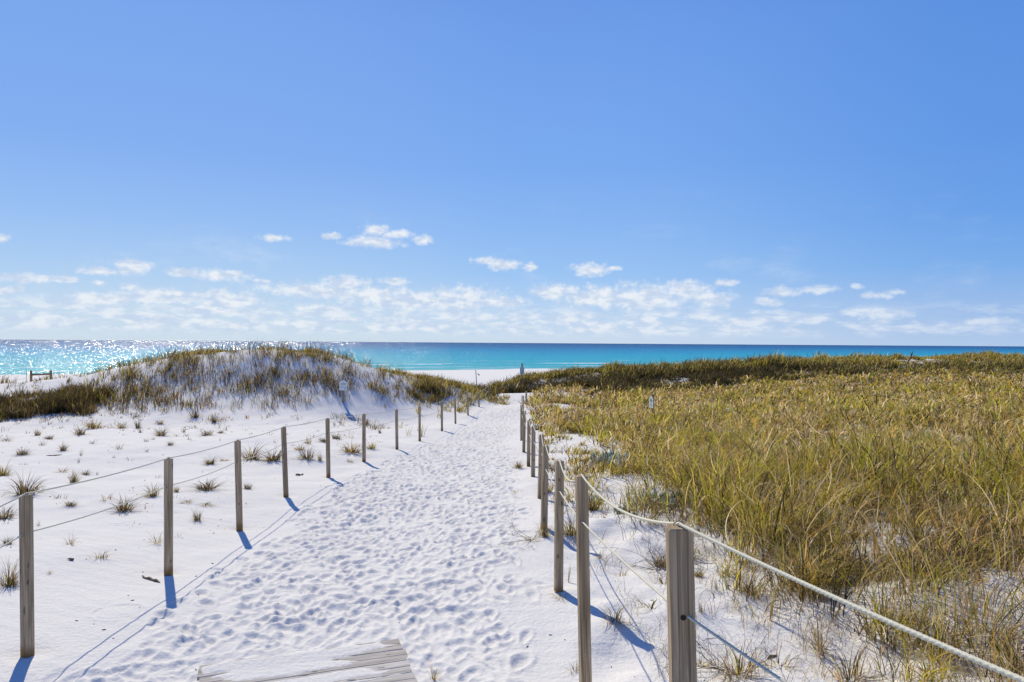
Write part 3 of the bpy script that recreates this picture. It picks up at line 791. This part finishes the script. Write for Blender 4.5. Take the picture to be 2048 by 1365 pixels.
LT = [(45,910,22,30,'dark'),(85,892,14,12,'stub'),(98,879,14,17,'dark'),(127,903,24,18,'dark'),(162,912,17,10,'stub'),(157,927,12,10,'stub'),(185,888,9,18,'stub'),
 (237,899,16,24,'stub'),(75,872,22,12,'green'),(161,870,24,24,'dark'),(190,858,24,26,'green'),(243,857,16,18,'green'),(276,857,24,14,'dark'),(283,866,12,15,'stub'),
 (322,872,25,30,'dark'),(320,850,14,14,'dark'),(366,866,10,11,'stub'),(293,884,9,14,'stub'),(340,892,14,13,'dark'),(377,880,9,6,'stub'),(293,904,8,14,'stub'),
 (228,917,7,6,'stub'),(50,990,55,52,'dark'),(6,952,34,28,'green'),(148,966,34,18,'green'),(172,950,14,17,'dark'),(194,951,9,7,'stub'),(124,945,8,26,'brown'),(214,1000,18,34,'curly'),
 (250,1024,40,44,'dark'),(306,994,32,30,'green'),(141,1014,17,26,'dark'),(76,1053,24,12,'curly'),(353,985,18,12,'green'),(372,1006,9,26,'brown'),
 (8,1038,34,40,'dark'),(395,1043,34,22,'dark'),(18,1172,62,46,'dark'),(200,1119,28,34,'curly'),(140,1090,24,32,'curly'),(313,1088,36,38,'curly'),
 (415,981,27,48,'dark'),(495,979,20,19,'dark'),(420,929,20,26,'dark'),(449,923,11,16,'brown'),(503,920,42,44,'green'),(546,922,36,38,'dark'),(613,920,30,34,'dark'),(640,922,24,12,'green'),
 (647,885,13,22,'dark'),(672,879,18,17,'dark'),(703,907,28,46,'green'),(743,899,20,24,'green'),(760,867,14,8,'dark'),(750,861,10,8,'stub'),(732,851,18,16,'dark'),(668,852,9,9,'stub'),
 (428,845,28,15,'dark'),(390,836,34,22,'dark'),(414,872,17,22,'dark'),(442,867,10,12,'dark'),(453,862,8,6,'stub'),(440,882,9,4,'stub'),(549,886,8,7,'stub'),(600,902,18,22,'brown'),(614,888,9,10,'dark'),
 (14,884,12,22,'brown'),(412,1012,10,26,'brown'),(700,926,12,14,'brown'),(15,1090,24,20,'dark'),(100,1150,14,12,'curly')]
RT = [(1228,1258,46,54,'brown'),(1305,1230,28,60,'curly'),(1397,1140,28,22,'green'),(1540,1238,112,22,'tall'),(1433,1182,34,12,'stub'),(1457,1178,36,16,'stub'),(1473,1177,32,10,'stub'),
 (1405,1240,30,24,'stub'),(1088,1072,44,26,'green'),(1137,1163,52,14,'tall'),(1142,1064,54,36,'green'),(1185,1020,44,32,'green'),(1036,938,22,26,'green'),(1245,1140,40,30,'curly'),
 (1480,1352,86,100,'brown'),(1640,1290,120,60,'brown'),(1560,1330,70,70,'curly'),(1330,1165,30,46,'curly'),(1200,1110,30,24,'curly'),(1700,1340,110,90,'brown'),(1400,1330,50,60,'curly'),
 (1122,1200,20,30,'curly'),(1060,1085,16,36,'curly'),(1148,1345,40,30,'curly'),(868,1358,60,26,'curly'),(1500,1180,60,40,'green'),(1880,1310,110,80,'brown'),(1030,985,12,24,'curly'),
 (1095,985,36,24,'green'),(1110,940,34,30,'green'),(1150,866,26,40,'dark'),(1330,1120,40,46,'dark')]
ORD = ['first', 'second', 'third', 'fourth', 'fifth', 'sixth', 'seventh', 'eighth', 'ninth', 'tenth', 'eleventh', 'twelfth', 'thirteenth', 'fourteenth']
KW = {'dark': 'dark brown', 'green': 'olive green', 'curly': 'thin curly brown', 'stub': 'short stubby dark', 'brown': 'dead brown', 'tall': 'tall upright yellow green'}
def place_tufts(L, seed, group, labeller):
    rr = random.Random(seed)
    for (px, py, hp, wp, kind), lab in zip(L, labeller(L)):
        p = hit(px, py)
        o, fresh = proto(kind, rr.randrange(4))
        if not fresh:
            o = o.copy(); COL.objects.link(o)
        s = p.y/F
        o.location = p
        o.rotation_euler = (0, 0, rr.uniform(0, 6.28))
        q_ = rr.uniform(.75, 1.35)
        o.scale = (wp*s*1.3*q_, wp*s*1.1/q_, hp*s*1.1)
        o.rotation_euler = (rr.gauss(0, .10), rr.gauss(.08, .14), o.rotation_euler[2])
        tag(o, lab, 'grass tuft', group)
def lab_left(L):
    xs = [b[0][0] for b in LP]
    bins = {}
    for i, t in enumerate(L):
        k = sum(t[0] > q for q in xs); bins.setdefault(k, []).append(i)
    out = [None]*len(L)
    for k, ids in bins.items():
        # within a gap between posts: rank per kind, nearest first
        byk = {}
        for i in ids: byk.setdefault(L[i][4], []).append(i)
        for kd, ii in byk.items():
            ii.sort(key=lambda i: -L[i][1])
            for r_, i in enumerate(ii):
                where = 'left of the first left fence post' if k == 0 else f'between {ORD[k-1]} and {ORD[k]} left fence posts'
                out[i] = f'{KW[kd]} tuft {where}' + (f', {ORD[r_]} from the front' if len(ii) > 1 else '')
    return out
def lab_right(L):
    out = [None]*len(L); byk = {}
    for i, t in enumerate(L): byk.setdefault(t[4], []).append(i)
    for kd, ii in byk.items():
        ii.sort(key=lambda i: L[i][0])
        for r_, i in enumerate(ii):
            out[i] = f'{KW[kd]} tuft beside right rope fence' + (f', {ORD[r_]} of its kind from the left' if len(ii) > 1 else '')
    return out
place_tufts(LT, 3, 'separate grass tufts on the sand left of the fence', lab_left)
place_tufts(RT, 4, 'separate grass tufts on the sand near the right fence', lab_right)

# grey green leafy plants among the grass
def leafy(seed, n_st):
    rg = np.random.default_rng(seed); gb = GB()
    for k in range(n_st):
        a0 = rg.uniform(0, 2*math.pi); rad = .9*rg.random()**.6; hgt = rg.uniform(.2, .55)*(1-.4*rad)*.8
        cx, cy = math.cos(a0)*rad, math.sin(a0)*rad
        nl = 15
        gb.add(*blades(np.array([[0, 0, .015]]), np.array([rad*1.02+.02]), np.array([.05]), np.array([a0]), np.array([0.0]), 4, BROWNS, np.array([1]), rg, th=np.array([1.56]), tipw=.7))
        t = rg.random(nl)**.6
        B = np.stack([cx+t*0.05*math.cos(a0), cy+t*.05*math.sin(a0), t*hgt], -1)+rg.normal(0, .012, (nl, 3))
        pal = np.array([(.42,.50,.42),(.52,.58,.52),(.28,.36,.24),(.62,.66,.60)])
        az_ = rg.uniform(0, 2*math.pi, nl)
        gb.add(*blades(B, rg.uniform(.10, .20, nl), np.full(nl, .07), az_, rg.uniform(.4, .9, nl), 2, pal, (rg.random(nl)*4).astype(int), rg, tipw=.35))
    return gb
lf = []
for i, (px, py, wp, hp) in enumerate([(1225,932,75,50),(1285,1010,70,46),(1345,1012,80,54),(1243,1030,30,34),(1185,1000,40,30)]):
    p = hit(px, py)
    o = leafy(50+i, [44, 40, 46, 40, 40][i]).build('leafy_plant', m_leaf)
    s = p.y/F
    o.location = p; o.scale = (wp*s*.62, wp*s*.62, wp*s*.8); o.rotation_euler[2] = i
    tag(o, ['grey green leafy plant in the grass furthest from the camera', 'small leaved grey green plant left of the widest one in the grass',
            'widest grey green leafy plant in the grass behind the nearest right post', 'single small green plant on bare sand right of the fence rope',
            'low grey plant just behind the second right fence post'][i], 'leafy plant', 'grey green leafy plants')
# dark twiggy bush behind the nearest right post
def bush(seed, nst, R, H):
    rr = random.Random(seed); mb = MB()
    def br(p, d, L, r, lev):
        pts = [p]; q = p; dd = d
        for k in range(4):
            dd = (dd+Vector((rr.gauss(0, .25), rr.gauss(0, .25), rr.gauss(0, .15)))).normalized()
            q = q+dd*L/4; pts.append(q)
        mb.tube(pts, [r*(1-.16*k) for k in range(5)], 4)
        if lev:
            for k in range(4):
                s_ = pts[rr.randrange(1, 5)]
                br(s_, (dd+Vector((rr.gauss(0, .7), rr.gauss(0, .7), rr.gauss(0, .5)))).normalized(), L*.5, r*.6, lev-1)
    for k in range(nst):
        a_ = rr.uniform(0, 6.28)
        br(Vector((math.cos(a_)*.05, math.sin(a_)*.05, 0)), Vector((math.cos(a_)*R, math.sin(a_)*R, H*rr.uniform(.3, 1))).normalized(), math.hypot(R, H)*rr.uniform(.6, 1.1), .003, 2)
    return mb
for i, (px, py, R_, H_, lb) in enumerate([(1315,1122,.32,.22,'dark twiggy dead bush on the sand left of the nearest right post'),
                                          (1470,1345,.30,.22,'bare reddish brown twigs on the sand under the lower right rope'),
                                          (1066,1078,.34,.05,'flat dead twigs lying by the foot of the fourth right post')]):
    p = hit(px, py)
    o = bush(70+i, [16, 10, 7][i], R_, H_).build('dead_bush', m_twig); o.location = p
    tag(o, lb, 'dead bush')

# ------------------------------------------------------------------ fences
def lean_basis(b, t):
    z = (t-b).normalized(); x = Vector((1, 0, 0)); y = z.cross(x).normalized(); x = y.cross(z)
    return z
def make_post(bt, W, rz, near, label, group, side):
    b_, t_, Y = bt
    b = P(b_[0], b_[1], Y); t = P(t_[0], t_[1], Y)
    L = (t-b).length
    root = empty('fence_post', b)
    z = (t-b).normalized()
    q = z.to_track_quat('Z', 'Y')
    root.rotation_mode = 'QUATERNION'
    root.rotation_quaternion = Vector((0, 0, 1)).rotation_difference(z) @ Matrix.Rotation(rz, 3, 'Z').to_quaternion()
    mb = MB(); mb.box((0, 0, (L-.45)/2), (W, W, L+.45), ch=.004 if near else .003)
    mb.build('timber', m_post, root)
    # staple holding the top rope
    s = MB(); r = .012
    s.tube([(-.016, 0, L-.012), (-.016, 0, L+.010), (0, 0, L+.0185), (.016, 0, L+.010), (.016, 0, L-.012)], .002, 6)
    s.build('staple', m_steel, root)
    hz = L-.27
    for sg in (-1, 1):
        hs = MB()
        r0 = .009
        pts = [(r0*math.cos(k*math.pi/6), sg*(W/2+.0012), hz-.002+r0*math.sin(k*math.pi/6)) for k in range(12)]
        V = [(0, sg*(W/2+.0008), hz-.002)]+pts
        hs.add(V, [(0, 1+k, 2+k, 1+(k+2) % 12) if sg < 0 else (1+(k+2) % 12, 2+k, 1+k, 0) for k in range(0, 12, 2)])
        hs.build('rope_hole_shade', m_dark, root)  # flat dark disc on the face paints the shade inside the hole
    tag(root, label, 'fence post', group)
    return root, root.location + root.rotation_quaternion @ Vector((0, 0, L+.0075)), root.rotation_quaternion, L
tops = {'L': [], 'R': []}
lows = {'L': [], 'R': []}
DL_ = ['nearest weathered post of the left rope fence, at the left edge']
for side, PP in (('L', LP), ('R', RP)):
    for i, bt in enumerate(PP):
        sd = 'left' if side == 'L' else 'right'
        if i == 0: lb = f'weathered square wooden post nearest the camera in the {sd} rope fence'
        elif i == len(PP)-1: lb = f'furthest small wooden post of the {sd} rope fence'
        else: lb = f'weathered wooden post, {ORD[i]} from the camera in the {sd} rope fence'
        rz = (math.radians(-20) if side == 'L' else math.radians(10))*max(0, 1-i*.12) + rnd.gauss(0, .05)
        if side == 'R' and i == 0: rz = math.radians(-4)
        root, tp, qq, L = make_post(bt, .061 if side == 'L' else [.076, .064, .070, .070, .068, .068, .068, .070, .074, .074, .074][i], rz, i < 4, lb, f'posts of the {sd} rope fence', side)
        tops[side].append(tp); 
        off = Vector((0, 0, -.27))
        lows[side].append(tp+off)
def span(a, b, sag, k, r0=0.0):
    return [a.lerp(b, t/k)-Vector((0, 0, sag*4*(t/k)*(1-t/k))) for t in range(k)]
def rope(name, pts, label, radius, twist_to, sags):
    path = []
    for i in range(len(pts)-1):
        L = (pts[i+1]-pts[i]).length
        near = min(pts[i].y, pts[i+1].y)
        k = int(L/.0045) if near < twist_to else (int(L/.02) if near < 8 else 24)
        path += span(pts[i], pts[i+1], sags[i], max(k, 8))
    path.append(pts[-1])
    n_ = len(path); Pn = np.array([tuple(p) for p in path])
    T = np.gradient(Pn, axis=0); T /= np.linalg.norm(T, axis=1, keepdims=True)
    up = np.array([0, 0, 1.0])
    A_ = np.cross(T, up); A_ /= np.linalg.norm(A_, axis=1, keepdims=True); B_ = np.cross(T, A_)
    s = np.concatenate([[0], np.cumsum(np.linalg.norm(np.diff(Pn, axis=0), axis=1))])
    k = 18
    an = np.arange(k)*2*math.pi/k
    tw = (s/.040*2*math.pi)[:, None]
    step = np.gradient(s)[:, None]
    lob = np.where(step < .006, .42, np.where(step < .03, 0, 0))
    R_ = radius*(1-.02+lob*(np.abs(np.cos(1.5*(an[None]+tw)))-.65)*1.6)
    V = Pn[:, None]+A_[:, None]*(R_*np.cos(an[None]))[..., None]+B_[:, None]*(R_*np.sin(an[None]))[..., None]
    i = np.arange(n_-1)[:, None]*k; j = np.arange(k)[None]; j2 = (j+1) % k
    Q = np.stack([i+j, i+j2, i+k+j2, i+k+j], -1).reshape(-1, 4)
    o = mesh_np(name, V.reshape(-1, 3), Q, (m_rope,), smooth=True)
    tag(o, label, 'rope')
# points beyond the frame where the near ends go
r1t, r1l = tops['R'][0], lows['R'][0]
e = P(2048, 1338, 1.12); R0 = r1t + (e-r1t)*1.75
e2 = P(1590, 1365, 1.78); R0l = r1l + (e2-r1l)*3.2
l0 = P(0, 1010, 4.45); L0 = tops['L'][0] + (l0-tops['L'][0])*6
L0l = L0-Vector((0, 0, .27))
RS = [.03, .055, .05, .06, .05, .06, .06, .06, .07, .10, .1]
rope('top_rope', [R0]+tops['R'], 'thick cream twisted rope over the tops of the right fence posts', .0050, 5, [.02]+[.07, .10, .09, .08, .07, .09, .09, .10, .12, .15])
rope('lower_rope', [R0l]+lows['R'], 'thin cream rope threaded through holes below the tops of the right posts', .0042, 5, [.02, .01, .01, .02, .02, .02, .02, .02, .02, .02, .03])
rope('top_rope', [L0]+tops['L'], 'pale rope resting over the tops of the left fence posts', .0058, 3, [.02, .02, .02, .02, .02, .02, .03, .03, .03, .06, .14, .16, .05, .05])
rope('lower_rope', [L0l]+lows['L'], 'pale rope threaded through the left fence posts below the upper rope', .0052, 3, [.02, .03, .03, .03, .03, .03, .04, .03, .05, .05, .08, .08, .05, .05])

# ------------------------------------------------------------------ boardwalk
bw = empty('boardwalk', dcr+dpx*(-DW/2))
tag(bw, 'grey plank boardwalk end half buried in white sand at the bottom of the frame', 'boardwalk')
R = Matrix(((dpx.x, -dax.x, 0), (dpx.y, -dax.y, 0), (0, 0, 1)))
nb = 0
v = .045
while v < DL and nb < 48:
    mb = MB()
    rj = rnd.uniform(-.012, .012)
    zz = -.0190+rnd.uniform(-.001, .001)
    tilt = Matrix.Rotation(rnd.gauss(0, .004), 3, 'Y')
    mb.box((0, 0, 0), (.086, .038, DW), ch=.002)         # length along local Z so the grain follows it
    o = mb.build('plank', m_plank, bw)
    c = dpx*rj + dax*v + Vector((0, 0, zz))
    # local Z -> across the deck, local X -> along, local Y -> down
    o.matrix_local = Matrix.Translation(c) @ Matrix(((-dax.x, 0, dpx.x, 0), (-dax.y, 0, dpx.y, 0), (0, 1, 0, 0), (0, 0, 0, 1)))
    v += .0925; nb += 1
js = MB()
for off in (-DW/2+.06, 0, DW/2-.06):
    c = dpx*off + dax*(DL/2)
    js.box(tuple(c+Vector((0, 0, -.11))), (.04, DL, .13), M=R)
js.build('joist', m_plank, bw)

# ------------------------------------------------------------------ signs
def sign(base_px, Y, top_y, plate, rz, label, pm, wpl=None, tilt=0.0, marks=True):
    b = P(base_px[0], base_px[1], Y); dz = b.z; b.z = min(b.z, gz(b.x, b.y)+.02); dz -= b.z
    plate = (plate[0], plate[1]+dz, plate[2]+dz)
    t = P(base_px[0], top_y, Y)
    L = t.z-b.z
    root = empty('beach_sign', b, rz)
    root.rotation_euler = (0, tilt, rz)
    mb = MB(); mb.box((0, .045, (L-.3)/2), (.085, .085, L+.3), ch=.006); mb.build('signpost', m_post, root)
    w2, zb, zt = plate          # half width, bottom and top above the base
    sh = zt-(zt-zb)*.20
    out = [(-w2, zb), (w2, zb), (w2, sh), (w2*.80, sh+(zt-sh)*.30), (w2*.66, sh+(zt-sh)*.42), (w2*.45, sh+(zt-sh)*.86), (0, zt), (-w2*.45, sh+(zt-sh)*.86), (-w2*.66, sh+(zt-sh)*.42), (-w2*.80, sh+(zt-sh)*.30), (-w2, sh)]
    V = [(x, -.012, z) for x, z in out]+[(x, .002, z) for x, z in out]
    import bmesh
    me = bpy.data.meshes.new('sign_board'); bm = bmesh.new()
    vs = [bm.verts.new(k) for k in V]; n_ = len(out)
    bm.faces.new(vs[:n_]); bm.faces.new(vs[n_:][::-1])
    for i in range(n_): bm.faces.new((vs[i], vs[i+n_], vs[(i+1) % n_+n_], vs[(i+1) % n_]))
    bmesh.ops.recalc_face_normals(bm, faces=bm.faces)
    bm.to_mesh(me); bm.free(); me.materials.append(pm)
    o = bpy.data.objects.new('sign_board', me); COL.objects.link(o); o.parent = root
    if marks:
        H = zt-zb; ink = MB(); rr = random.Random(5)
        # rows of small illegible dark marks: a tight block above, a few words and an emblem below
        for row, (fz, fh, x0, x1) in enumerate([(.80, .045, -.35, .35), (.68, .055, -.72, .72), (.59, .05, -.66, .70), (.50, .045, -.5, .5), (.27, .05, -.75, .12), (.14, .035, -.70, .02)]):
            x = x0
            while x < x1:
                l = rr.uniform(.07, .16)
                ink.box(((x+l/2)*w2, -.0135, zb+H*fz), (l*w2*.78, .003, H*fh*rr.uniform(.55, 1)))
                if rr.random() < .4: ink.box(((x+l*.2)*w2, -.0138, zb+H*(fz+.01)), (.03*w2, .003, H*fh*1.3))
                x += l+.03
        for k in range(3): ink.box((w2*(.45+.07*k), -.0135, zb+H*(.16+.05*k)), (w2*.13, .003, H*(.16-.03*k)))
        ink.build('lettering', m_ink, root)
        bd = MB(); bd.box((0, -.0132, zb+H*.385), (w2*1.7, .0026, H*.022)); bd.build('divider_line', m_ink2, root)
    tag(root, label, 'sign')
s1 = 25.7/F
sign((686,806), 25.7, 760, (7.4*s1, 25*s1, 45*s1), math.radians(12), 'white notice sign on a post standing on the left dune face', m_signw)
s2 = 23.0/F
pp = hit(1302, 834)
sign((1302.5,834), pp.y, 789, (9.5*pp.y/F, 18*pp.y/F, 41*pp.y/F), math.radians(-79), 'narrow looking white notice sign in the meadow grass facing the path', m_signw)
s3 = 41.0/F
sign((1044,758), 40.6, 727, (4.3*s3, 9*s3, 25*s3), math.radians(4), 'faded wooden sign on a post behind the small dune at the path end', m_signp, marks=False)

# ------------------------------------------------------------------ small things towards the beach
# wooden barrier on the far left
b0 = P(63, 768, 38.5); b1 = P(101.5, 772, 38.5); h0 = P(61.5, 741.5, 38.5); h1 = P(102, 741, 38.5)
root = empty('wooden_barrier', b0); tag(root, 'small brown wooden rail barrier with two posts near the beach', 'barrier')
for bb, hh in ((b0, h0), (b1, h1)):
    mb = MB(); c = (bb+hh)/2-b0; mb.box((c.x, c.y, c.z-.15), (.10, .09, (hh-bb).length+.3), ch=.006); mb.build('post', m_frame, root)
ra_ = P(64.5, 750, 38.5)-b0; rb_ = P(99, 748.5, 38.5)-b0
mb = MB(); c = (ra_+rb_)/2; dv = (rb_-ra_)
mb.box((c.x, c.y+.07, c.z), (dv.length+.06, .045, .10), M=Matrix.Rotation(-math.atan2(dv.z, dv.x), 3, 'Y'), ch=.005); mb.build('rail', m_frame, root)
# thin stakes and cords
def stake(b, t, r, label):
    mb = MB(); mb.tube([b-Vector((0, 0, .3)), b, (b+t)/2+Vector((.005, 0, 0)), t], r, 6)
    o = mb.build('thin_stake', m_stake, smooth=True); 
    tag(o, label, 'stake', 'thin stakes on the beach side')
sA, sAt = P(52, 768, 39), P(54, 736, 39)
stake(sA, sAt, .014, 'thin leaning stake just left of the wooden barrier')
sB, sBt = P(953.5, 778, 41), P(951.5, 740.5, 41)
stake(sB, sBt, .026, 'thin grey pole standing on the beach behind the left fence end')
def cord(p, q, sag, label, r=.008):
    mb = MB(); mb.tube(span(p, q, sag, 16)+[q], r, 5); tag(mb.build('thin_line', m_rope, smooth=True), label, 'rope')
cord(P(-60, 765, 39), P(53, 757, 39), .12, 'thin cord hanging from the leaning stake at the left edge', .009)
cord(P(-40, 771.5, 38), P(42, 769.5, 38), .02, 'second thin cord low over the sand at the left edge', .012)
mb = MB(); q0 = P(956, 748, 41); q1 = P(958.5, 752, 41)
mb.tube([q0, (q0+q1)/2+Vector((.01, 0, .02)), q1], [.012, .05, .012], 6)
mb.tube([sBt+Vector((.02, 0, -.2)), q0], .006, 5)
tag(mb.build('rag', m_twig), 'small dark scrap hanging beside the thin grey pole', 'scrap')
# dead leaning stalk on the right ridge
b = P(1812, 735, 44); t = P(1826, 703, 44)
mb = MB(); pts = [b-Vector((0, 0, .3)), b, b.lerp(t, .35)+Vector((-.03, 0, 0)), b.lerp(t, .6)+Vector((.02, 0, 0)), b.lerp(t, .8), t]
mb.tube(pts, [.035, .035, .045, .04, .05, .008], 6)
mb.tube([b.lerp(t, .5), b.lerp(t, .55)+Vector((.13, 0, .06)), b.lerp(t, .6)+Vector((.22, 0, .02))], [.02, .015, .004], 5)
mb.tube([b.lerp(t, .75), b.lerp(t, .95)+Vector((-.12, 0, -.02))], [.02, .004], 5)
tag(mb.build('dead_stalk', m_twig, smooth=True), 'dark leaning dead stalk rising above the right dune ridge', 'dead stalk')

# driftwood sticks and scraps
def stick(p, q, r, label, cat='stick', name='driftwood_stick', grp=None, k=5):
    mb = MB(); rr = random.Random(int(p.x*100)+3)
    pts = [p.lerp(q, i/k)+Vector((rr.gauss(0, r*.7), rr.gauss(0, r*.7), rr.gauss(0, r*.4)+r*.6)) for i in range(k+1)]
    mb.tube(pts, [r*(.35 if i in (0, k) else rr.uniform(.75, 1.1)) for i in range(k+1)], 7)
    tag(mb.build(name, m_twig, smooth=True), label, cat, grp)
stick(hit(285,1157), hit(319,1168), .014, 'dark driftwood stick lying on the sand left of the second left post')
stick(hit(136,1123), hit(149,1125), .012, 'short dark twig on the smooth sand between first two left posts')
stick(hit(92,913), hit(124,912), .012, 'long thin pale stem lying flat far left on the sand')
stick(hit(592,953), hit(606,951), .022, 'dark lumpy seed cluster on the sand right of the fourth left post')
stick(hit(1535,1313), hit(1552,1308), .010, 'curled brown bark scrap on the sand below the upper right rope')
# countless specks of dead plant matter on the sand
rg = np.random.default_rng(99)
mb_V = []; mb_Q = []
cnt = 0
for k in range(380):
    yv = math.exp(rg.uniform(math.log(3), math.log(24))); xv = rg.uniform(-.85*yv, .35*yv if yv < 9 else .03*yv)
    pm = float(pathmask(np.array([xv]), np.array([yv]))[0])
    if pm > .3 and rg.random() < .7: continue
    z0 = gz(xv, yv); sz = rg.uniform(.002, .006)*(1+yv*.07); an = rg.uniform(0, 3.14)
    dx, dy = math.cos(an)*sz*rg.uniform(1, 3), math.sin(an)*sz*rg.uniform(1, 3)
    ex, ey = -math.sin(an)*sz*.5, math.cos(an)*sz*.5
    top_ = z0+sz*.9
    V8 = [(xv-dx, yv-dy, z0-.002), (xv+ex, yv+ey, z0-.002), (xv+dx, yv+dy, z0-.002), (xv-ex, yv-ey, z0-.002), (xv-dx*.5, yv-dy*.5, top_), (xv+ex*.5, yv+ey*.5, top_), (xv+dx*.5, yv+dy*.5, top_*.999+.001*z0), (xv-ex*.5, yv-ey*.5, top_)]
    mb_V += V8
    mb_Q += [[cnt+i for i in q] for q in [(4,5,6,7),(0,1,5,4),(1,2,6,5),(2,3,7,6),(3,0,4,7)]]
    cnt += 8
tag(mesh_np('plant_litter', mb_V, mb_Q, (m_twig,)), 'dark specks of dead plant matter scattered over the white sand', 'litter', kind='stuff')
print('blades', nm, 'prints', N)
